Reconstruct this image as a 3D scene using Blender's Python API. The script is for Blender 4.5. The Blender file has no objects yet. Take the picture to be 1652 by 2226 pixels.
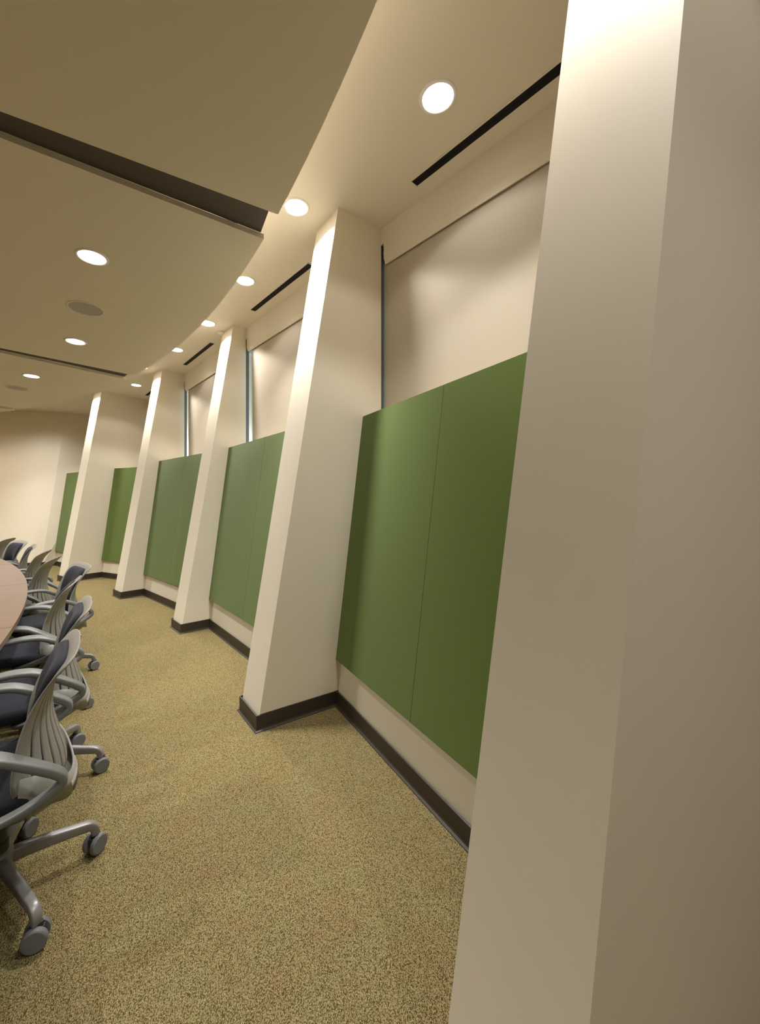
import bpy, bmesh, math, random
import numpy as np
from mathutils import Vector, Matrix
random.seed(4)
sc = bpy.context.scene
COL = sc.collection
R = math.radians

# ------------------------------------------------------------------ camera
cam_d = bpy.data.cameras.new('camera'); cam = bpy.data.objects.new('camera', cam_d); COL.objects.link(cam)
cam.location = (0, 0, 1.45); cam.rotation_euler = (R(90), 0, 0)
cam_d.lens = 878.54 * 36 / 2226; cam_d.sensor_width = 36; cam_d.sensor_fit = 'AUTO'
cam_d.shift_x = (826 - 760.1) / 2226; cam_d.shift_y = -(1113 - 1088.34) / 2226
cam_d.clip_start = 0.02
sc.camera = cam
# ------------------------------------------------------------------ world, exposure
w = bpy.data.worlds.new('world'); sc.world = w; w.use_nodes = True
bg = w.node_tree.nodes['Background']; bg.inputs[0].default_value = (.80, .92, 1, 1); bg.inputs[1].default_value = 2.8
sc.view_settings.view_transform = 'Standard'; sc.view_settings.look = 'None'
sc.view_settings.gamma = 1; sc.view_settings.use_curve_mapping = False
sc.view_settings.exposure = 0.68
COL_W, BAY_W, CORE_W, CLOUD_W = 72, 9, 15, 135           # watts: skirt of the lamps at the columns / in the bays, core of both, ceiling-raft lamps
WARM = (1.0, .95, .90); COOL = (1.0, .975, .965)
try:
    sc.cycles.max_bounces = 10; sc.cycles.diffuse_bounces = 6; sc.cycles.use_denoising = True
    sc.cycles.sample_clamp_indirect = 4
except Exception: pass

# ------------------------------------------------------------------ materials
def mat(name, col, rough=.6, metal=0, spec=.5, noise=0, nscale=40, bump=0, bscale=200, emit=None, es=0, sheen=0):
    m = bpy.data.materials.new(name); m.use_nodes = True; nt = m.node_tree; b = nt.nodes['Principled BSDF']
    b.inputs['Base Color'].default_value = (*col, 1); b.inputs['Roughness'].default_value = rough
    b.inputs['Metallic'].default_value = metal; b.inputs['Specular IOR Level'].default_value = spec
    if sheen: b.inputs['Sheen Weight'].default_value = sheen; b.inputs['Sheen Roughness'].default_value = .4
    if emit: b.inputs['Emission Color'].default_value = (*emit, 1); b.inputs['Emission Strength'].default_value = es
    if noise or bump:
        tc = nt.nodes.new('ShaderNodeTexCoord')
    if noise:
        n = nt.nodes.new('ShaderNodeTexNoise'); n.inputs['Scale'].default_value = nscale; n.inputs['Detail'].default_value = 4
        nt.links.new(tc.outputs['Object'], n.inputs['Vector'])
        r = nt.nodes.new('ShaderNodeValToRGB'); r.color_ramp.elements[0].position = .3; r.color_ramp.elements[1].position = .7
        r.color_ramp.elements[0].color = (*[c * (1 - noise) for c in col], 1)
        r.color_ramp.elements[1].color = (*[min(1, c * (1 + noise)) for c in col], 1)
        nt.links.new(n.outputs['Fac'], r.inputs['Fac']); nt.links.new(r.outputs['Color'], b.inputs['Base Color'])
    if bump:
        n2 = nt.nodes.new('ShaderNodeTexNoise'); n2.inputs['Scale'].default_value = bscale; n2.inputs['Detail'].default_value = 2
        nt.links.new(tc.outputs['Object'], n2.inputs['Vector'])
        bp = nt.nodes.new('ShaderNodeBump'); bp.inputs['Strength'].default_value = bump; bp.inputs['Distance'].default_value = .002
        nt.links.new(n2.outputs['Fac'], bp.inputs['Height']); nt.links.new(bp.outputs['Normal'], b.inputs['Normal'])
    return m

M = {}
M['paint'] = mat('wall_paint', (.71, .65, .52), .62, spec=.3, noise=.012, nscale=3, bump=.04, bscale=160)
M['ceil'] = mat('ceiling_paint', (.68, .625, .50), .75, spec=.2, noise=.01, nscale=2)
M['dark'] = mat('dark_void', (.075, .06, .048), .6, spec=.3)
M['black'] = mat('slot_black', (.006, .005, .006), .6, spec=.2)
M['felt'] = mat('green_felt', (.108, .154, .034), .95, spec=.1, noise=.09, nscale=420, bump=.35, bscale=600, sheen=.15)
M['rubber'] = mat('dark_brown_rubber', (.036, .027, .019), .45, spec=.45)
M['lens'] = mat('lamp_lens', (1, 1, 1), .4, emit=(1, .97, .93), es=9)
M['trimw'] = mat('white_trim', (.75, .72, .66), .4)
M['blind'] = None
M['alu'] = mat('window_aluminium', (.10, .11, .105), .4, metal=.2)
M['shell'] = mat('grey_plastic', (.235, .225, .195), .42, spec=.4, bump=.05, bscale=500)
M['arm'] = mat('grey_arm_plastic', (.150, .155, .148), .36, spec=.45)
M['fabric'] = mat('charcoal_fabric', (.018, .019, .026), .85, spec=.25, noise=.25, nscale=500, bump=.3, bscale=900, sheen=.06)
M['basem'] = mat('grey_base', (.21, .20, .19), .33, metal=.15, spec=.55)
M['wheel'] = mat('caster_grey', (.15, .15, .155), .45)
M['wheel_d'] = mat('caster_dark', (.03, .03, .03), .6)
M['speak'] = mat('speaker_grille', (.40, .38, .33), .7, noise=.2, nscale=260)

def carpet():
    m = bpy.data.materials.new('carpet'); m.use_nodes = True; nt = m.node_tree; b = nt.nodes['Principled BSDF']
    L = nt.links.new
    tc = nt.nodes.new('ShaderNodeTexCoord')
    # loops are a little drawn out along one direction
    mp = nt.nodes.new('ShaderNodeMapping'); mp.inputs['Rotation'].default_value = (0, 0, R(35)); mp.inputs['Scale'].default_value = (1.35, .8, 1)
    L(tc.outputs['Object'], mp.inputs['Vector'])
    v = nt.nodes.new('ShaderNodeTexVoronoi'); v.inputs['Scale'].default_value = 310; v.inputs['Randomness'].default_value = 1
    L(mp.outputs[0], v.inputs['Vector'])
    r1 = nt.nodes.new('ShaderNodeValToRGB')
    e = r1.color_ramp.elements; e[0].position = .18; e[0].color = (1, 1, 1, 1); e[1].position = .75; e[1].color = (.17, .155, .115, 1)
    L(v.outputs['Distance'], r1.inputs['Fac'])
    # each loop takes its yarn colour
    sp = nt.nodes.new('ShaderNodeSeparateColor'); L(v.outputs['Color'], sp.inputs[0])
    r2 = nt.nodes.new('ShaderNodeValToRGB'); r2.color_ramp.interpolation = 'CONSTANT'
    e = r2.color_ramp.elements; e[0].position = 0; e[0].color = (.60, .485, .25, 1)
    e[1].position = .45; e[1].color = (.52, .425, .21, 1)
    for p, c in ((.70, (.44, .385, .175, 1)), (.86, (.50, .37, .19, 1)), (.95, (.32, .27, .125, 1))):
        q = e.new(p); q.color = c
    L(sp.outputs[0], r2.inputs['Fac'])
    mx = nt.nodes.new('ShaderNodeMix'); mx.data_type = 'RGBA'; mx.blend_type = 'MULTIPLY'; mx.inputs[0].default_value = 1
    L(r2.outputs[0], mx.inputs[6]); L(r1.outputs[0], mx.inputs[7])
    n = nt.nodes.new('ShaderNodeTexNoise'); n.inputs['Scale'].default_value = 6; n.inputs['Detail'].default_value = 5
    L(tc.outputs['Object'], n.inputs['Vector'])
    r3 = nt.nodes.new('ShaderNodeValToRGB'); e = r3.color_ramp.elements
    e[0].position = .35; e[0].color = (1.0, .93, .87, 1); e[1].position = .62; e[1].color = (.96, 1.0, .92, 1)
    L(n.outputs['Fac'], r3.inputs['Fac'])
    m2 = nt.nodes.new('ShaderNodeMix'); m2.data_type = 'RGBA'; m2.blend_type = 'MULTIPLY'; m2.inputs[0].default_value = 1
    L(mx.outputs[2], m2.inputs[6]); L(r3.outputs[0], m2.inputs[7])
    L(m2.outputs[2], b.inputs['Base Color']); b.inputs['Roughness'].default_value = .95; b.inputs['Specular IOR Level'].default_value = .1
    inv = nt.nodes.new('ShaderNodeMath'); inv.operation = 'SUBTRACT'; inv.inputs[0].default_value = 1
    L(v.outputs['Distance'], inv.inputs[1])
    bp = nt.nodes.new('ShaderNodeBump'); bp.inputs['Strength'].default_value = .9; bp.inputs['Distance'].default_value = .006
    L(inv.outputs[0], bp.inputs['Height']); L(bp.outputs[0], b.inputs['Normal'])
    return m
M['carpet'] = carpet()

def blindmat():
    m = bpy.data.materials.new('blind_fabric'); m.use_nodes = True; nt = m.node_tree; L = nt.links.new
    nt.nodes.remove(nt.nodes['Principled BSDF']); out = nt.nodes['Material Output']
    tc = nt.nodes.new('ShaderNodeTexCoord')
    n = nt.nodes.new('ShaderNodeTexNoise'); n.inputs['Scale'].default_value = 500; L(tc.outputs['Object'], n.inputs['Vector'])
    r = nt.nodes.new('ShaderNodeValToRGB'); r.color_ramp.elements[0].color = (.46, .41, .32, 1); r.color_ramp.elements[1].color = (.53, .47, .37, 1)
    L(n.outputs['Fac'], r.inputs['Fac'])
    d = nt.nodes.new('ShaderNodeBsdfDiffuse'); t = nt.nodes.new('ShaderNodeBsdfTranslucent')
    L(r.outputs[0], d.inputs[0]); t.inputs[0].default_value = (.8, .75, .62, 1)
    x = nt.nodes.new('ShaderNodeMixShader'); x.inputs[0].default_value = .03
    L(d.outputs[0], x.inputs[1]); L(t.outputs[0], x.inputs[2]); L(x.outputs[0], out.inputs[0])
    return m
M['blind'] = blindmat()
def glassmat():
    m = bpy.data.materials.new('window_glass'); m.use_nodes = True; nt = m.node_tree; L = nt.links.new
    nt.nodes.remove(nt.nodes['Principled BSDF']); out = nt.nodes['Material Output']
    a = nt.nodes.new('ShaderNodeBsdfTransparent'); a.inputs[0].default_value = (.86, .93, .95, 1)
    g = nt.nodes.new('ShaderNodeBsdfGlossy'); g.inputs['Roughness'].default_value = .02
    x = nt.nodes.new('ShaderNodeMixShader'); x.inputs[0].default_value = .06
    L(a.outputs[0], x.inputs[1]); L(g.outputs[0], x.inputs[2]); L(x.outputs[0], out.inputs[0])
    return m
M['glass'] = glassmat()
def tablemat():
    m = mat('table_laminate', (.62, .42, .29), .42, spec=.35); nt = m.node_tree; b = nt.nodes['Principled BSDF']; L = nt.links.new
    tc = nt.nodes.new('ShaderNodeTexCoord'); mp = nt.nodes.new('ShaderNodeMapping'); mp.inputs['Scale'].default_value = (2, 26, 1)
    mp.inputs['Rotation'].default_value = (0, 0, R(-30))
    L(tc.outputs['Object'], mp.inputs[0]); n = nt.nodes.new('ShaderNodeTexNoise'); n.inputs['Scale'].default_value = 3; n.inputs['Detail'].default_value = 5
    L(mp.outputs[0], n.inputs['Vector']); r = nt.nodes.new('ShaderNodeValToRGB')
    r.color_ramp.elements[0].position = .3; r.color_ramp.elements[1].position = .75
    r.color_ramp.elements[0].color = (.150, .098, .064, 1); r.color_ramp.elements[1].color = (.185, .122, .080, 1)
    L(n.outputs['Fac'], r.inputs[0]); L(r.outputs[0], b.inputs['Base Color'])
    return m
M['table'] = tablemat(); M['tedge'] = mat('table_edge', (.10, .06, .04), .5)

# ------------------------------------------------------------------ helpers
def obj(name, bm, m, parent=None, smooth=False, bevel=0, kind=None, label=None):
    bmesh.ops.recalc_face_normals(bm, faces=bm.faces)
    me = bpy.data.meshes.new(name); bm.to_mesh(me); bm.free()
    mats = m if isinstance(m, (list, tuple)) else [m]
    for k in mats: me.materials.append(k)
    if smooth:
        for p in me.polygons: p.use_smooth = True
    o = bpy.data.objects.new(name, me); COL.objects.link(o)
    if bevel:
        md = o.modifiers.new('bevel', 'BEVEL'); md.width = bevel; md.segments = 2; md.limit_method = 'ANGLE'; md.angle_limit = R(35)
        md.harden_normals = False
    if parent: o.parent = parent
    if kind: o['kind'] = kind
    if label: o['label'] = label
    return o
def tag(o, label, cat, group=None):
    o['label'] = label; o['category'] = cat
    if group: o['group'] = group
    return o
def thing(name, label, cat, loc=(0, 0, 0), rz=0, group=None):
    o = bpy.data.objects.new(name, None); COL.objects.link(o); o.location = loc; o.rotation_euler = (0, 0, rz)
    o.empty_display_size = .1
    return tag(o, label, cat, group)
def prism(bm, bot, top, z0, z1, mi=0):
    a = [bm.verts.new((p[0], p[1], z0)) for p in bot]; b = [bm.verts.new((p[0], p[1], z1)) for p in top]
    n = len(a); fs = [bm.faces.new(a[::-1]), bm.faces.new(b)]
    for i in range(n): fs.append(bm.faces.new((a[i], a[(i + 1) % n], b[(i + 1) % n], b[i])))
    for f in fs: f.material_index = mi
def box(bm, c, s, rz=0, mi=0):
    mt = Matrix.Translation(c) @ Matrix.Rotation(rz, 4, 'Z') @ Matrix.Diagonal((*s, 1))
    r = bmesh.ops.create_cube(bm, size=1, matrix=mt)
    for v in r['verts']:
        for f in v.link_faces: f.material_index = mi
def cyl(bm, c, r1, r2, h, seg=24, axis='Z', mi=0, mt=None):
    rot = {'Z': Matrix(), 'X': Matrix.Rotation(R(90), 4, 'Y'), 'Y': Matrix.Rotation(R(90), 4, 'X')}[axis]
    r = bmesh.ops.create_cone(bm, cap_ends=True, segments=seg, radius1=r1, radius2=r2, depth=h, matrix=(mt or Matrix()) @ Matrix.Translation(c) @ rot)
    fs = set(f for v in r['verts'] for f in v.link_faces)
    for f in fs: f.material_index = mi
def lathe(bm, prof, seg=32, c=(0, 0, 0), mi=0):
    rings = []
    for r, z in prof:
        if r < 1e-6: rings.append([bm.verts.new((c[0], c[1], c[2] + z))])
        else: rings.append([bm.verts.new((c[0] + r * math.cos(2 * math.pi * k / seg), c[1] + r * math.sin(2 * math.pi * k / seg), c[2] + z)) for k in range(seg)])
    for a, b in zip(rings, rings[1:]):
        for k in range(seg):
            k2 = (k + 1) % seg
            if len(a) == 1 and len(b) == 1: continue
            if len(a) == 1: f = bm.faces.new((a[0], b[k], b[k2]))
            elif len(b) == 1: f = bm.faces.new((a[k], a[k2], b[0]))
            else: f = bm.faces.new((a[k], a[k2], b[k2], b[k]))
            f.material_index = mi
def sweep(bm, pts, dims, side, seg=12, mi=0, power=3.0):
    """sweep a superellipse (half sizes a across `side`, b normal) along pts"""
    P = [Vector(p) for p in pts]; n = len(P); rings = []; side = Vector(side)
    for i in range(n):
        t = (P[min(i + 1, n - 1)] - P[max(i - 1, 0)]).normalized()
        s = (side - t * side.dot(t)).normalized(); u = t.cross(s).normalized()
        a, b = dims[i]; ring = []
        for k in range(seg):
            an = 2 * math.pi * k / seg; ca, sa = math.cos(an), math.sin(an)
            x = math.copysign(abs(ca) ** (2 / power), ca) * a; y = math.copysign(abs(sa) ** (2 / power), sa) * b
            ring.append(bm.verts.new(P[i] + s * x + u * y))
        rings.append(ring)
    for a, b in zip(rings, rings[1:]):
        for k in range(seg): bm.faces.new((a[k], a[(k + 1) % seg], b[(k + 1) % seg], b[k])).material_index = mi
    bm.faces.new(rings[0][::-1]).material_index = mi; bm.faces.new(rings[-1]).material_index = mi
def smooth_path(ctrl, n):
    """Catmull-Rom through control rows (any number of columns)"""
    C = np.array(ctrl, float); C = np.vstack([2 * C[0] - C[1], C, 2 * C[-1] - C[-2]]); out = []
    m = len(C) - 3
    for i in range(n):
        t = i / (n - 1) * m; k = min(int(t), m - 1); t -= k
        a, b, c, d = C[k:k + 4]
        out.append(.5 * (2 * b + (c - a) * t + (2 * a - 5 * b + 4 * c - d) * t * t + (3 * b - a - 3 * c + d) * t ** 3))
    return np.array(out)

# ------------------------------------------------------------------ plan of the room (metres, camera above the origin)
CEIL = 3.535; LEAN = .171; WL = .136; F = 878.54; CX = 760.1
def V2(x, y): return np.array([x, y], float)
GD = V2((29.8 - CX) / F, 1.0); GD /= np.linalg.norm(GD); G0 = V2(.242, 3.097)      # the straight glass line
GN = V2(GD[1], -GD[0])                                                              # its outward normal
def on_glass(p, r):
    s = np.linalg.solve(np.array([r, -GD]).T, G0 - p)[0]; return p + r * s
cols = []
for fl, fr, th, d in (((.206, .952), (.353, .682), 61.5, .57), ((-.754, 2.792), (-.582, 2.538), 55.8, .593), ((-2.039, 4.638), (-1.839, 4.405), 49.3, .316),
                      ((-3.600, 6.164), (-3.372, 5.958), 42.1, .322), ((-5.292, 7.332), (-5.039, 7.158), 34.5, .602)):
    cols.append(dict(fl=V2(*fl), fr=V2(*fr), r=V2(math.sin(R(th)), math.cos(R(th))), t=V2(math.cos(R(th)), -math.sin(R(th))), d=d))
PIER_L, PIER_R = V2(-7.36, 8.68), V2(-6.74, 8.83); PIER_LT, PIER_RT = V2(-7.16, 9.52), V2(-6.75, 9.62)

# floor, ceiling
bm = bmesh.new(); box(bm, (-4, 4, -.05), (22, 20, .1)); obj('floor', bm, M['carpet'], kind='structure')
bm = bmesh.new(); box(bm, (-4, 4, CEIL + .05), (22, 20, .1)); obj('ceiling', bm, M['ceil'], kind='structure')

# leaning columns
labels = ['nearest leaning cream column, filling the right edge of the photo',
          'second leaning cream column, between the two widest green panel bays',
          'third leaning cream column counted from the camera, with dimmer narrow front face',
          'fourth leaning cream column counted from the camera, brightly lit narrow front',
          'fifth and farthest free-standing leaning cream column, beside the last chairs']
def skirting(bm, path, lean=.14):
    """cove skirting swept along plan points; outward side = left of travel"""
    prof = [(0, 0), (.020, 0), (.019, .004), (.009, .010), (.006, .020), (.006, .100), (0, .102)]
    P = [V2(*p) for p in path]; rings = []
    for i, p in enumerate(P):
        ns = []
        if i > 0: dd = P[i] - P[i - 1]; dd /= np.linalg.norm(dd); ns.append(V2(-dd[1], dd[0]))
        if i < len(P) - 1: dd = P[i + 1] - P[i]; dd /= np.linalg.norm(dd); ns.append(V2(-dd[1], dd[0]))
        n = sum(ns); n = n / np.linalg.norm(n); sc_ = 1 / max(.3, float(n @ ns[0]))
        rings.append([bm.verts.new((*(p + n * sc_ * (o - 0.0)), z)) for o, z in prof])
    for a, b in zip(rings, rings[1:]):
        for k in range(len(prof) - 1): bm.faces.new((a[k], a[k + 1], b[k + 1], b[k]))
    bm.faces.new(rings[0]); bm.faces.new(rings[-1][::-1])
for i, c in enumerate(cols):
    L = LEAN * CEIL; bl = on_glass(c['fl'], c['r']); br = on_glass(c['fr'], c['r'])
    bm = bmesh.new(); prism(bm, [c['fl'], c['fr'], br, bl], [c['fl'] + L * c['r'], c['fr'] + L * c['r'], br, bl], 0, CEIL)
    root = obj('column', bm, M['paint']); tag(root, labels[i], 'column', 'leaning columns along the window wall')
    # skirting: left inner, front, right inner (viewed from the room); follows the leaning front
    fl, fr, r, t = c['fl'], c['fr'], c['r'], c['t']
    nextd = c['d']; bm = bmesh.new()
    li = fl + r * .62
    skirting(bm, [fr + r * (nextd + .01), fr, fl, li][::-1][::-1] if False else [li, fl, fr, fr + r * (nextd + .01)][::-1])
    obj('baseboard', bm, M['rubber'], root, label='dark brown rubber skirting')

# bay walls, panels, windows, blinds, diffusers
bays = [(1, 0, 325), (2, 1, 104), (3, 2, -137), (4, 3, -950)]
bay_names = ['widest bay, between the nearest and second columns', 'bay between the second and third columns', 'bay between the third and fourth columns', 'bay between the fourth and fifth columns', 'last bay beside the far white-lit wall']
seg = []
for far, near, vx in bays:
    cf, cn = cols[far], cols[near]; dr = -V2((vx - CX) / F, 1); dr /= np.linalg.norm(dr)
    a = cf['fr'] + cf['r'] * cf['d']
    s = np.linalg.solve(np.array([dr, -cn['r']]).T, cn['fl'] - a)[0]
    b = a + dr * s; seg.append((a, b, cf['r'], cn['r'], on_glass(cf['fr'], cf['r']), on_glass(cn['fl'], cn['r'])))
# last bay, between column five and the end pier
c5 = cols[4]; a5 = V2(-6.60, 9.06); rp = V2(.53, .85); b5 = c5['fl'] + c5['r'] * .60
gp = on_glass(PIER_R, rp)
seg.append((a5, b5, rp, c5['r'], gp, on_glass(c5['fl'], c5['r'])))
WT = 2.045
for i, (a, b, ra, rb, ga, gb) in enumerate(seg):
    dr = (b - a) / np.linalg.norm(b - a); ea, eb = a - dr * .0, b + dr * .0
    nout = V2(dr[1], -dr[0]);  nout = nout if nout @ GN > 0 else -nout
    bm = bmesh.new(); oa, ob = ga + GN * .02, gb + GN * .02
    prism(bm, [ea, eb, ob, oa], [ea + ra * WL * WT, eb + rb * WL * WT, ob, oa], 0, WT)
    obj('wall_right', bm, M['paint'], kind='structure')
    bm = bmesh.new(); skirting(bm, [b, a]); obj('baseboard_right', bm, M['rubber'], kind='structure')
    # two felt boards side by side, standing off the wall
    def wp(fr_, z, off):
        p = (a + ra * WL * z) * (1 - fr_) + (b + rb * WL * z) * fr_; return p - nout * off
    for k, (f0, f1) in enumerate(((.0, .4996), (.5004, 1.0))):
        z0, z1 = .325, 2.075; bm = bmesh.new(); th = .028; lo = .052
        g = .001 / np.linalg.norm(b - a)
        bot = [wp(f0 + g, z0, lo), wp(f1 - g, z0, lo), wp(f1 - g, z0, lo - th), wp(f0 + g, z0, lo - th)]
        top = [wp(f0 + g, z1, lo), wp(f1 - g, z1, lo), wp(f1 - g, z1, lo - th), wp(f0 + g, z1, lo - th)]
        prism(bm, bot, top, z0, z1)
        # battens that carry the board off the wall
        for fb in (f0 + .1, f1 - .1):
            q = [wp(fb, z0 + .15, lo - th), wp(fb + .03, z0 + .15, lo - th), wp(fb + .03, z0 + .15, -.004), wp(fb, z0 + .15, -.004)]
            q2 = [wp(fb, z1 - .15, lo - th), wp(fb + .03, z1 - .15, lo - th), wp(fb + .03, z1 - .15, -.004), wp(fb, z1 - .15, -.004)]
            prism(bm, q, q2, z0 + .15, z1 - .15)
        o = obj('felt_panel', bm, M['felt'])
        tag(o, 'green felt wall panel, ' + ('far' if k == 0 else 'near') + ' board of the ' + bay_names[i], 'wall panel', 'green felt panels under the windows')
    # window: frame, glass, head; blind with its cassette
    Lg = float(np.linalg.norm(gb - ga)); gd = (gb - ga) / Lg; ang = math.atan2(gd[1], gd[0]); gin = -GN
    def onw(s, off): p = ga + gd * s + gin * off; return (p[0], p[1])
    W = bpy.data.objects.new('window_%d' % (i + 1), None); COL.objects.link(W); W['kind'] = 'structure'; W.empty_display_size = .1
    bm = bmesh.new(); z0, z1 = WT, 3.30
    for g_, rr, sg in ((ga, ra, 1), (gb, rb, -1)):          # deep side jambs, stepped back a little from the column faces
        base = g_ - gd * .006 * sg; q = [base, base + rr * .045, base + rr * .045 - gd * .06 * sg, base - gd * .06 * sg]
        prism(bm, q, q, 0, CEIL)
    for z in (z0 + .02, z1 - .0): box(bm, (*onw(Lg / 2, -.085), z), (Lg + .14, .05, .04), ang)
    obj('window_frame', bm, M['alu'], W)
    bm = bmesh.new(); box(bm, (*onw(Lg / 2 + .05, -.075), (z0 + z1) / 2), (Lg + .1, .006, z1 - z0 - .04), ang); obj('pane', bm, M['glass'], W)
    bm = bmesh.new(); box(bm, (*onw(Lg / 2, -.10), (3.41 + CEIL) / 2), (Lg + .1, .20, CEIL - 3.41), ang)
    box(bm, (*onw(Lg / 2, -.155), (3.30 + CEIL) / 2), (Lg + .2, .09, CEIL - 3.30), ang)
    obj('wall_head', bm, M['paint'], kind='structure')
    s0 = (.003, .105, .095, .05, .05)[i]; s1 = Lg + .0        # the blind starts a little way off the far jamb
    B = thing('roller_blind', 'cream roller blind pulled down in the ' + ['nearest window, above the widest green panels', 'window between the second and third columns', 'window between the third and fourth columns', 'window hidden behind the fourth column', 'window hidden behind the fifth column'][i], 'roller blind', (*onw((s0 + s1) / 2, -.035), 0), ang, 'roller blinds in the windows')
    sgn = -1 if (Vector((math.cos(ang + R(90)), math.sin(ang + R(90)), 0)).dot(Vector((gin[0], gin[1], 0))) < 0) else 1
    Lb = s1 - s0
    bm = bmesh.new(); box(bm, (0, 0, 2.70), (Lb, .002, 1.26)); obj('blind_fabric', bm, M['blind'], B)
    bm = bmesh.new(); box(bm, (0, 0, 2.066), (Lb, .012, .022)); obj('bottom_bar', bm, M['trimw'], B, bevel=.003)
    Lc = Lg - .036; cxx = (.030 + Lg - .006) / 2 - (s0 + s1) / 2
    bm = bmesh.new(); prof = [(.038, 3.408), (.038, 3.290), (.020, 3.254), (.012, 3.254), (.012, 3.262), (.030, 3.292), (.030, 3.400), (-.03, 3.400), (-.03, 3.408)]
    for xx in (-Lc / 2, Lc / 2):
        pass
    A = [bm.verts.new((cxx - Lc / 2, sgn * y, z)) for y, z in prof]; C_ = [bm.verts.new((cxx + Lc / 2, sgn * y, z)) for y, z in prof]
    n_ = len(prof)
    for k in range(n_): bm.faces.new((A[k], A[(k + 1) % n_], C_[(k + 1) % n_], C_[k]))
    bm.faces.new(A); bm.faces.new(C_[::-1]); obj('cassette', bm, M['paint'], B)
    bm = bmesh.new(); cyl(bm, (0, -sgn * .0, 3.345), .024, .024, Lb, 20, 'X'); obj('roller_tube', bm, M['alu'], B, smooth=True)
# slot diffusers in the ceiling, parallel to the glass
slots = [((.425, 2.655), 'linear black slot diffuser in the ceiling above the nearest window'), ((-1.06, 4.425), 'linear black slot diffuser in the ceiling between the second and third columns'),
         ((-2.53, 6.20), 'linear black slot diffuser in the ceiling between the third and fourth columns'), ((-4.02, 8.0), 'black slot diffuser half hidden behind the top of the fourth column')]
for i, (p, lb) in enumerate(slots):
    Ls = 1.12 if i else 1.25; c = V2(*p) - GD * Ls / 2; ang = math.atan2(GD[1], GD[0])
    D = thing('slot_diffuser', lb, 'air vent', (c[0], c[1], CEIL), ang, 'slot diffusers along the windows')
    bm = bmesh.new()
    for y in (-.034, .034): box(bm, (0, y, -.002), (Ls + .02, .01, .006))
    for x in (-Ls / 2 - .005, Ls / 2 + .005): box(bm, (x, 0, -.002), (.01, .068, .006))
    obj('frame', bm, M['ceil'], D)
    bm = bmesh.new(); box(bm, (0, 0, -.0012), (Ls, .058, .003)); obj('slot', bm, M['black'], D)
    bm = bmesh.new(); box(bm, (0, .0, -.003), (Ls, .003, .003)); obj('blade', bm, M['black'], D)

# end pier and far walls, leaning back
def leanwall(name, A, B, AT, BT, depth=.3):
    dn = V2(0, 1); bm = bmesh.new(); prism(bm, [A, B, B + dn * depth + (BT - B), A + dn * depth + (AT - A)], [AT, BT, BT + dn * depth, AT + dn * depth], 0, CEIL)
    return obj(name, bm, M['paint'], kind='structure')
bm = bmesh.new()
bk = on_glass(PIER_R, rp) + rp * .1
prism(bm, [PIER_L, PIER_R, bk, PIER_L + V2(0, 2.2)], [PIER_LT, PIER_RT, bk, PIER_L + V2(0.2, 2.2)], 0, CEIL)
obj('wall_back', bm, M['paint'], kind='structure')
WLp, WLt = V2(-13.0, 8.0), V2(-13.0, 8.85)
leanwall('wall_back', WLp, PIER_L, WLt, PIER_LT)
bm = bmesh.new(); skirting(bm, [(a5[0], a5[1]), PIER_R, PIER_L, WLp]); obj('baseboard_back', bm, M['rubber'], kind='structure')
# walls of the room outside the photograph
bm = bmesh.new(); box(bm, (-13.1, 2, CEIL / 2), (.2, 14, CEIL)); obj('wall_left', bm, M['paint'], kind='structure')
bm = bmesh.new(); box(bm, (-3.5, -3.6, CEIL / 2), (21, .2, CEIL)); obj('wall_front', bm, M['paint'], kind='structure')
p = on_glass(cols[0]['fr'], cols[0]['r']); q = p - GD * 6.6
bm = bmesh.new(); prism(bm, [p, q, q + GN * .2, p + GN * .2], [p, q, q + GN * .2, p + GN * .2], 0, CEIL); obj('wall_right', bm, M['paint'], kind='structure')

# ceiling raft (the lower round ceiling), cut by radial slots
RC = V2(-10.17, -3.32); RR = 11.24; ZR = 3.03; RT = .030
def arcpt(an, rad=RR, c=RC): return c + V2(math.cos(an), math.sin(an)) * rad
def ang_of(p): return math.atan2(p[1] - RC[1], p[0] - RC[0])
# slot edges traced in plan: (near edge outer, near edge inner), (far edge outer, far edge inner)
s1 = ((-.417, 2.22), (-2.42, 1.06)), ((-.520, 2.44), (-2.52, 1.08))
s2 = ((-2.76, 5.06), (-4.50, 3.28)), ((-2.93, 5.24), (-4.59, 3.32))
s3 = ((-5.78, 6.85), (-6.9, 4.9)), ((-5.92, 6.95), (-7.05, 4.95))
def ext(outer, inner, Lx=7.5):
    o, n = V2(*outer), V2(*inner); d = (n - o) / np.linalg.norm(n - o)
    # move the outer end exactly onto the arc
    f = o - RC; bq = f @ d; disc = bq * bq - (f @ f - RR * RR); t = -bq + math.sqrt(disc) if True else 0
    t = min((-bq - math.sqrt(disc), -bq + math.sqrt(disc)), key=abs)
    o = o + d * t; return o, o + d * Lx
E = [[ext(*e) for e in s] for s in (s1, s2, s3)]
def sector(a_edge, b_edge, name, cap=RT):
    """a_edge/b_edge = (outer, inner) plan points; the arc is followed between them"""
    A0, A1 = ang_of(a_edge[0]), ang_of(b_edge[0]); n = max(6, int(abs(A1 - A0) / R(1)))
    pts = [arcpt(A0 + (A1 - A0) * k / n) for k in range(n + 1)] + [b_edge[1], a_edge[1]]
    bm = bmesh.new(); prism(bm, pts, pts, ZR, ZR + cap); return obj(name, bm, M['ceil'], kind='structure')
start = (arcpt(R(-2)), arcpt(R(-2), 3.0))
end = (arcpt(R(86)), arcpt(R(86), 3.0))
sector(start, E[0][0], 'ceiling_raft'); sector(E[0][1], E[1][0], 'ceiling_raft'); sector(E[1][1], E[2][0], 'ceiling_raft'); sector(E[2][1], end, 'ceiling_raft')
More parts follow.
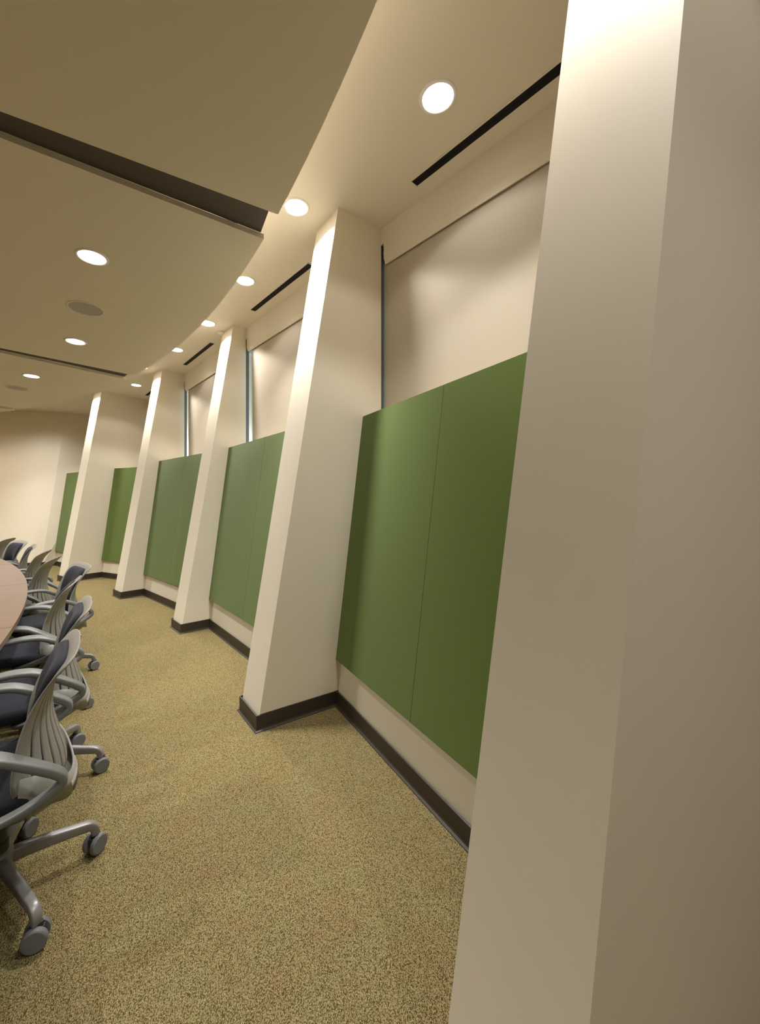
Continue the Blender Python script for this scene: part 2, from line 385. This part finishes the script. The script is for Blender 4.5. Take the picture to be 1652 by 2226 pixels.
for (e0, e1), lb in zip(E, ('wide dark recessed channel across the lower ceiling, nearest the camera', 'thin dark recessed channel across the lower ceiling in the middle distance', 'short end of a dark ceiling channel at the left edge, above the far wall')):
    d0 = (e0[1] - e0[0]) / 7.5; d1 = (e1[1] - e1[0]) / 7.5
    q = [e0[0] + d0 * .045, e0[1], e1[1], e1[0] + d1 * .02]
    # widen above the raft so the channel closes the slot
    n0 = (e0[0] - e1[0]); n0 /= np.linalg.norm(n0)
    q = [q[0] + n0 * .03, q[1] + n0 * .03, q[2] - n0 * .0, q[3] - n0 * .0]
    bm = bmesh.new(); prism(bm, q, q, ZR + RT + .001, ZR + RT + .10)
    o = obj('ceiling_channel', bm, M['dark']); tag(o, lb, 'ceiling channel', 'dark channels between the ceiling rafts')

# cove strip lying on top of the raft near its rim, washing the upper ceiling
M['cove'] = mat('cove_strip', (1, .95, .9), .5, emit=(1, .84, .70), es=14)
bm = bmesh.new()
for k in range(130):
    a0, a1 = R(24 + k * .4), R(24 + (k + 1) * .4); q = [arcpt(a0, RR - .16), arcpt(a1, RR - .16), arcpt(a1, RR - .20), arcpt(a0, RR - .20)]
    z = ZR + RT + .102; f = bm.faces.new([bm.verts.new((p[0], p[1], z)) for p in q[::-1]])
    prism(bm, q, q, z - .1, z - .0004, 1)
bmesh.ops.remove_doubles(bm, verts=bm.verts, dist=.0001)
tag(obj('cove_light', bm, [M['cove'], M['trimw']]), 'light strip hidden on top of the curved lower ceiling rim', 'cove light')
# ------------------------------------------------------------------ downlights and speakers
def light(loc, watts, color, size, root, cone=150, blend=1.0):
    ld = bpy.data.lights.new('lamp', 'SPOT'); ld.energy = watts; ld.color = color; ld.shadow_soft_size = size
    ld.spot_size = R(cone); ld.spot_blend = blend
    lo = bpy.data.objects.new('lamp', ld); COL.objects.link(lo); lo.parent = root; lo.location = loc
def downlight(x, y, z, label, watts, color, group, cone=125, rad=.088, core=CORE_W):
    D = thing('downlight', label, 'ceiling light', (x, y, z), 0, group)
    bm = bmesh.new(); lathe(bm, [(rad - .010, 0), (rad - .008, -.006), (rad + .003, -.006), (rad + .008, -.001), (rad + .008, 0)], 40); obj('trim_ring', bm, M['trimw'], D, smooth=True)
    bm = bmesh.new(); lathe(bm, [(0, -.0035), (rad - .02, -.003), (rad - .009, -.001)], 40); obj('lens', bm, M['lens'], D, smooth=True)
    if z > 3.2:      # wall row: a wide skirt of light with a sharp cut-off plus a concentrated core
        light((0, 0, -.02), watts, color, .05, D, *((132, .22) if y < 7.6 else (152, .8))); light((0, 0, -.02), core, color, .05, D, 80, 1)
    else: light((0, 0, -.02), watts, color, .05, D, cone)
    return D
EG, CG = 'downlights along the window wall', 'downlights in the lower ceiling'
edge = [(.59, .98, 'downlight just outside the top of the photo above the nearest column'), (.456, 2.09, 'largest round white downlight, in front of the nearest window'),
        (-.38, 2.87, 'downlight with a bright ring at the top of the second column'), (-.99, 3.83, 'downlight clipped by the curved ceiling edge, above the nearer short black slot'),
        (-1.67, 4.75, 'small downlight above the head of the third column'), (-2.39, 5.58, 'tiny downlight on the curved edge between third and fourth columns'),
        (-3.25, 6.31, 'downlight hidden by the lower ceiling near the fourth column'), (-3.85, 7.29, 'small flat downlight left of the fourth column'),
        (-4.95, 7.52, 'downlight hidden by the lower ceiling near the fifth column'), (-6.72, 8.12, 'downlight hidden by the lower ceiling in front of the far wall')]
for i, (x, y, lb) in enumerate(edge): downlight(x, y, CEIL, lb, (COL_W, BAY_W, COL_W, BAY_W, COL_W, BAY_W, COL_W, BAY_W, COL_W, 75)[i], COOL, EG, core=(4, 22, 185, 75, 60, 40, 55, 45, 55, 120)[i])
for x, y in ((-8.3, 7.7), (-9.3, 7.7), (-10.3, 7.7), (1.05, -.15), (1.3, -1.3)):
    downlight(x, y, CEIL, 'downlight of the wall row outside the photograph', 36 if y > 5 else 30, (1.0, .74, .54) if y > 5 else COOL, 'downlights outside the photograph', core=36)
raft = [(-1.67, 2.62, 'large oval-looking downlight in the lower ceiling, left of the wide dark channel end'), (-2.72, 4.01, 'middle downlight of the lower ceiling, below the round speaker'),
        (-4.03, 5.12, 'small downlight of the lower ceiling beyond the thin dark channel')]
for x, y, lb in raft: downlight(x, y, ZR, lb, CLOUD_W * .5, WARM, CG, 118)
for x, y in ((-5.5, 5.95), (-.3, -1.7), (-1.5, -.5), (-2.9, .9), (-4.6, 2.6), (-3.2, -1.2), (-6.4, 3.6), (-7.2, 5.9), (-5.5, .4)):
    downlight(x, y, ZR if (V2(x, y) - RC) @ (V2(x, y) - RC) < 126 else CEIL, 'downlight of the lower ceiling outside the photograph', CLOUD_W * (.4 if y < -.2 else 1.25), WARM, 'downlights outside the photograph', 118 if y < -.2 else 146)
for x, y, lb in ((-2.17, 3.32, 'round grey ceiling speaker between two downlights in the lower ceiling'), (-4.66, 5.66, 'faint round ceiling speaker at the left edge beyond the thin channel')):
    S = thing('ceiling_speaker', lb, 'ceiling speaker', (x, y, ZR), 0, 'speakers in the lower ceiling')
    bm = bmesh.new(); lathe(bm, [(.118, 0), (.119, -.006), (.130, -.007), (.136, -.002), (.136, 0)], 48); obj('rim', bm, M['ceil'], S, smooth=True)
    bm = bmesh.new(); lathe(bm, [(0, -.006), (.06, -.0055), (.119, -.003)], 48); obj('grille', bm, M['speak'], S, smooth=True)
S = thing('smoke_detector', 'small round detector on the ceiling left of the third column top', 'smoke detector', (-1.585, 5.02, CEIL))
bm = bmesh.new(); lathe(bm, [(0, -.028), (.03, -.028), (.045, -.02), (.055, -.012), (.055, 0)], 32); obj('cover', bm, M['ceil'], S, smooth=True)

# ------------------------------------------------------------------ table
TC = V2(-11.21, -3.614); TR = 11.02; TH = .74
T = thing('conference_table', 'long curved conference table with pale wood top at the left edge', 'table', (0, 0, 0))
def arcT(a, r): return TC + V2(math.cos(a), math.sin(a)) * r
joints = [R(x) for x in (1.4, 9.1, 16.8, 24.6, 32.3, 40, 47.6, 55.4, 63.1)]
ta, tb = joints[0], joints[-1]
# joints measured from the photograph: they cross the top towards the middle of the table
bm = bmesh.new(); n = 40
for k in range(len(joints) - 1):
    a0, a1 = joints[k] + .00025, joints[k + 1] - .00025; m = 10
    outer = [arcT(a0 + (a1 - a0) * j / m, TR) for j in range(m + 1)]; inner = [arcT(a1 - (a1 - a0) * j / m, TR - 1.5) for j in range(m + 1)]
    # fan triangulation is avoided: build as quads
    for j in range(m):
        q = [outer[j], outer[j + 1], inner[m - j - 1], inner[m - j]]; prism(bm, q, q, TH - .03, TH)
bmesh.ops.remove_doubles(bm, verts=bm.verts, dist=.0001)
obj('table_top', bm, M['table'], T)
bm = bmesh.new()
for j in range(n):
    a0, a1 = ta + (tb - ta) * j / n, ta + (tb - ta) * (j + 1) / n
    q = [arcT(a0, TR - .02), arcT(a1, TR - .02), arcT(a1, TR - 1.48), arcT(a0, TR - 1.48)]; prism(bm, q, q, TH - .045, TH - .0305)
bmesh.ops.remove_doubles(bm, verts=bm.verts, dist=.0001)
obj('table_frame', bm, M['tedge'], T)
for a in (6, 14, 22, 30, 38, 46, 54, 62):
    a = R(a); c = arcT(a, TR - .85); bm = bmesh.new(); box(bm, (c[0], c[1], (TH - .045) / 2), (.7, .05, TH - .045), a); obj('leg', bm, M['tedge'], T, bevel=.004)

# ------------------------------------------------------------------ chairs
PROF = [(.03, .372, .11, .0), (-.08, .360, .15, .01), (-.16, .374, .195, .055), (-.200, .43, .215, .12), (-.198, .50, .214, .135), (-.178, .575, .198, .11),
        (-.160, .655, .186, .075), (-.163, .74, .192, .045), (-.190, .825, .210, .022), (-.224, .878, .222, .008), (-.250, .902, .225, .0)]
def shell_pt(u, v, S=None, off=0):
    S = SH; k = v * (len(S) - 1); i = min(int(k), len(S) - 2); t = k - i; y, z, wd, c = S[i] * (1 - t) + S[i + 1] * t
    ty, tz = S[min(i + 1, len(S) - 1)][:2] - S[max(i - 1, 0)][:2]; ln = math.hypot(ty, tz) or 1
    ny, nz = tz / ln, -ty / ln           # normal towards the sitter (forward)
    if v > .84: wd *= max(.02, 1 - ((v - .84) / .1602) ** 2.6) ** .5      # rounded head of the shell
    dz = 0
    # slope of the wrap tilts the normal sideways
    sx = -2 * c * u / max(wd, .05); q = math.sqrt(1 + sx * sx)
    return Vector((u * wd + off * sx / q, y + c * u * u + off * ny / q, z + dz + off * nz / q))
SH = smooth_path(PROF, 61)
def make_chair():
    ch = thing('office_chair', '', 'chair', group='office chairs around the conference table')
    # back shell with long open slots
    nu, nv = 63, 72; bm = bmesh.new(); g = [[bm.verts.new(shell_pt(-1 + 2 * i / nu, j / nv)) for i in range(nu + 1)] for j in range(nv + 1)]
    for j in range(nv):
        for i in range(nu):
            v = (j + .5) / nv; slot = (i - 6) % 5 == 0 and 6 <= i <= 56
            cu = abs((i + .5) / nu - .5) * 2; lo = .29 + .15 * cu * cu; hi = .80
            if slot and lo < v < hi: continue
            bm.faces.new((g[j][i], g[j][i + 1], g[j + 1][i + 1], g[j + 1][i]))
    o = obj('back_shell', bm, M['shell'], ch, smooth=True, label='light grey slotted plastic back shell')
    md = o.modifiers.new('solid', 'SOLIDIFY'); md.thickness = .008; md.offset = 0
    # rim that thickens the free edges
    for sgn in (-1, 1):
        bm = bmesh.new(); pts = [shell_pt(sgn * .99, .15 + .85 * k / 40) for k in range(41)]
        sweep(bm, pts, [(.0042, .0042)] * 41, (1, 0, 0), 8, power=2); rim = obj('edge_rim', bm, M['shell'], o, smooth=True)
    # lower collar that cups the back and runs under the seat
    bm = bmesh.new(); rows = []
    for k in range(25):
        a = math.pi * (k / 24); ca, sa = abs(math.cos(a)), math.sin(a); x = .209 * math.cos(a); y0 = -.055 - .172 * sa ** .75
        zt = .425 + .10 * ca ** 2.5                                     # the cup climbs up both edges of the back
        rows.append([bm.verts.new((x * s_, y0 * t_ - .03 * ca ** 3 * u_, z)) for s_, t_, u_, z in ((1.02, 1.0, 1, zt), (1.045, 1.07, .6, zt - .05 - .05 * ca), (1.0, 1.05, .2, .40), (.86, .9, 0, .368), (.5, .55, 0, .358))])
    for a, b in zip(rows, rows[1:]):
        for k in range(4): bm.faces.new((a[k], a[k + 1], b[k + 1], b[k]))
    o2 = obj('back_collar', bm, M['shell'], ch, smooth=True); md = o2.modifiers.new('solid', 'SOLIDIFY'); md.thickness = .008; md.offset = 0
    # padded front of the back
    bm = bmesh.new(); nu, nv = 24, 40; fr_, bk_ = [], []
    for j in range(nv + 1):
        v = .36 + (.875 - .36) * j / nv; e = (j / nv - .5) * 2; half = .86 * (1 - abs(e) ** 6 * .35)
        rf, rb = [], []
        for i in range(nu + 1):
            uu = -1 + 2 * i / nu; th = .026 * max(0, (1 - abs(uu) ** 6) * (1 - abs(e) ** 8)) ** .5
            rf.append(bm.verts.new(shell_pt(uu * half, v, off=.006 + th))); rb.append(bm.verts.new(shell_pt(uu * half, v, off=.0055)))
        fr_.append(rf); bk_.append(rb)
    for G, fl_ in ((fr_, 0), (bk_, 1)):
        for j in range(nv):
            for i in range(nu): bm.faces.new((G[j][i], G[j][i + 1], G[j + 1][i + 1], G[j + 1][i]))
    bmesh.ops.remove_doubles(bm, verts=bm.verts, dist=.0007)
    obj('back_pad', bm, M['fabric'], ch, smooth=True, label='charcoal fabric back pad')
    # seat cushion
    bm = bmesh.new(); rings = []
    for z, s, dy in ((.408, .86, 0), (.415, .95, 0), (.432, 1.0, 0), (.455, .995, 0), (.47, .965, 0), (.477, .90, 0), (.478, .6, 0), (.474, .25, 0)):
        ring = []
        for k in range(48):
            a = 2 * math.pi * k / 48; ca, sa = math.cos(a), math.sin(a)
            x = math.copysign(abs(ca) ** .55, ca) * .235 * s; y = math.copysign(abs(sa) ** .55, sa) * .225 * s + .035
            zz = z - (max(0, y - .16) ** 2) * 3.2; ring.append(bm.verts.new((x, y, zz)))
        rings.append(ring)
    for a, b in zip(rings, rings[1:]):
        for k in range(48): bm.faces.new((a[k], a[(k + 1) % 48], b[(k + 1) % 48], b[k]))
    bm.faces.new(rings[0][::-1]); bm.faces.new(rings[-1]); obj('seat', bm, M['fabric'], ch, smooth=True, label='charcoal fabric seat cushion')
    # seat pan / mechanism
    bm = bmesh.new(); box(bm, (0, .02, .396), (.36, .34, .022)); box(bm, (0, 0, .36), (.13, .22, .055)); obj('seat_frame', bm, M['arm'], ch, bevel=.008)
    bm = bmesh.new(); sweep(bm, [(.06, .05, .375), (.16, .06, .38), (.25, .055, .375)], [(.005, .005), (.005, .005), (.012, .006)], (0, 1, 0), 8); obj('lever', bm, M['arm'], ch, smooth=True)
    # armrests
    for sgn in (-1, 1):
        ctrl = [(.275, .185, .648, .022, .008), (.277, .165, .656, .036, .013), (.28, .10, .664, .042, .016), (.282, .03, .664, .043, .018), (.283, -.03, .650, .040, .020), (.284, -.11, .605, .033, .022), (.285, -.185, .556, .028, .022),
                (.285, -.205, .530, .026, .021), (.283, -.192, .503, .025, .020), (.277, -.12, .462, .024, .019), (.260, -.03, .428, .024, .016), (.225, .04, .403, .024, .013), (.17, .06, .395, .026, .011)]
        P = smooth_path(ctrl, 56); bm = bmesh.new()
        sweep(bm, [(sgn * p[0], p[1], p[2]) for p in P], [(p[3] * .84, p[4] * .70) for p in P], (1, 0, 0), 20, power=4)
        obj('armrest', bm, M['arm'], ch, smooth=True)
    # gas lift and star base
    bm = bmesh.new(); lathe(bm, [(0, .10), (.032, .10), (.032, .21), (.027, .215), (.027, .28), (.018, .283), (.018, .352), (0, .352)], 24); obj('gas_column', bm, M['wheel_d'], ch, smooth=False)
    bm = bmesh.new(); lathe(bm, [(0, .095), (.040, .095), (.048, .11), (.050, .15), (.044, .172), (.030, .178), (0, .178)], 28); obj('base_hub', bm, M['basem'], ch, smooth=True)
    for k in range(5):
        ctrl = [(.020, .142, .018, .026), (.08, .141, .018, .024), (.15, .136, .017, .022), (.22, .127, .0165, .019), (.270, .120, .016, .018), (.290, .115, .016, .016), (.301, .101, .016, .016), (.303, .086, .015, .015), (.303, .074, .014, .013)]
        P = smooth_path(ctrl, 24); bm = bmesh.new(); sweep(bm, [(p[0], 0, p[1]) for p in P], [(p[2], p[3]) for p in P], (0, 1, 0), 20, power=4.5)
        lg = obj('leg', bm, M['basem'], ch, smooth=True); lg.rotation_euler = (0, 0, R(72 * k))
        bm = bmesh.new()
        for s in (-1, 1):
            a = Matrix.Translation((0, s * .0185, .0375)) @ Matrix.Rotation(R(90), 4, 'X')
            for r1, r2, z, h in ((.0375, .0375, 0, .015),):
                cyl(bm, (0, 0, 0), r1, r2, h, 32, 'Z', 0, a)
            cyl(bm, (0, 0, -s * .009), .0375, .033, .004, 32, 'Z', 0, a) if s < 0 else cyl(bm, (0, 0, -.009), .033, .0375, .004, 32, 'Z', 0, a)
        cyl(bm, (0, 0, .0375), .012, .012, .04, 12, 'Y', 1); cyl(bm, (.012, 0, .066), .009, .009, .03, 12, 'Z', 1)
        box(bm, (.0, 0, .05), (.05, .016, .03), 0, 1)
        cs = obj('caster', bm, [M['wheel'], M['wheel_d']], lg, bevel=.0015); cs.location = (.303, 0, 0); cs.rotation_euler = (0, 0, R((35, 150, -70, 110, 55)[k]))
    return ch
def copy_tree(o, parent=None):
    c = o.copy(); COL.objects.link(c); c.parent = parent
    for k in list(o.children): copy_tree(k, c)
    return c
# centre x, y; direction the back points to (degrees); angle of one base leg; label
chairs = [(-1.28, 1.47, 33, 41, 'nearest grey and charcoal office chair, its five-star base fully in view'),
          (-1.63, 2.09, 34, 15, 'second nearest office chair, its slotted grey back showing behind the first'),
          (-2.13, 2.74, 26, 18, 'third office chair in the row, one caster on the carpet to the right'),
          (-2.48, 3.36, 50, 22, 'fourth office chair in the row, dark pad facing the camera under a pale rim'),
          (-3.05, 3.80, 20, 50, 'fifth office chair, plain grey back seen from behind beside the table end'),
          (-3.53, 4.33, 22, 30, 'sixth office chair, mostly hidden behind the fifth grey back'),
          (-4.10, 4.88, 40, 60, 'office chair with a tall narrow dark pad and grey side, against the bright wall'),
          (-4.64, 5.36, 62, 20, 'office chair with the widest dark pad, against the far wall'),
          (-5.16, 5.80, 18, 5, 'grey-backed office chair at the left edge, farthest of the row')]
proto = make_chair()
for i, (x, y, b, lg, lb) in enumerate(chairs):
    c = proto if i == 0 else copy_tree(proto)
    c.location = (x, y, 0); c.rotation_euler = (0, 0, R(b + 90)); c['label'] = lb
    k = 0
    for o in c.children:
        if o.name.split('.')[0] == 'leg': o.rotation_euler = (0, 0, R(lg - b - 90 + 72 * k)); k += 1
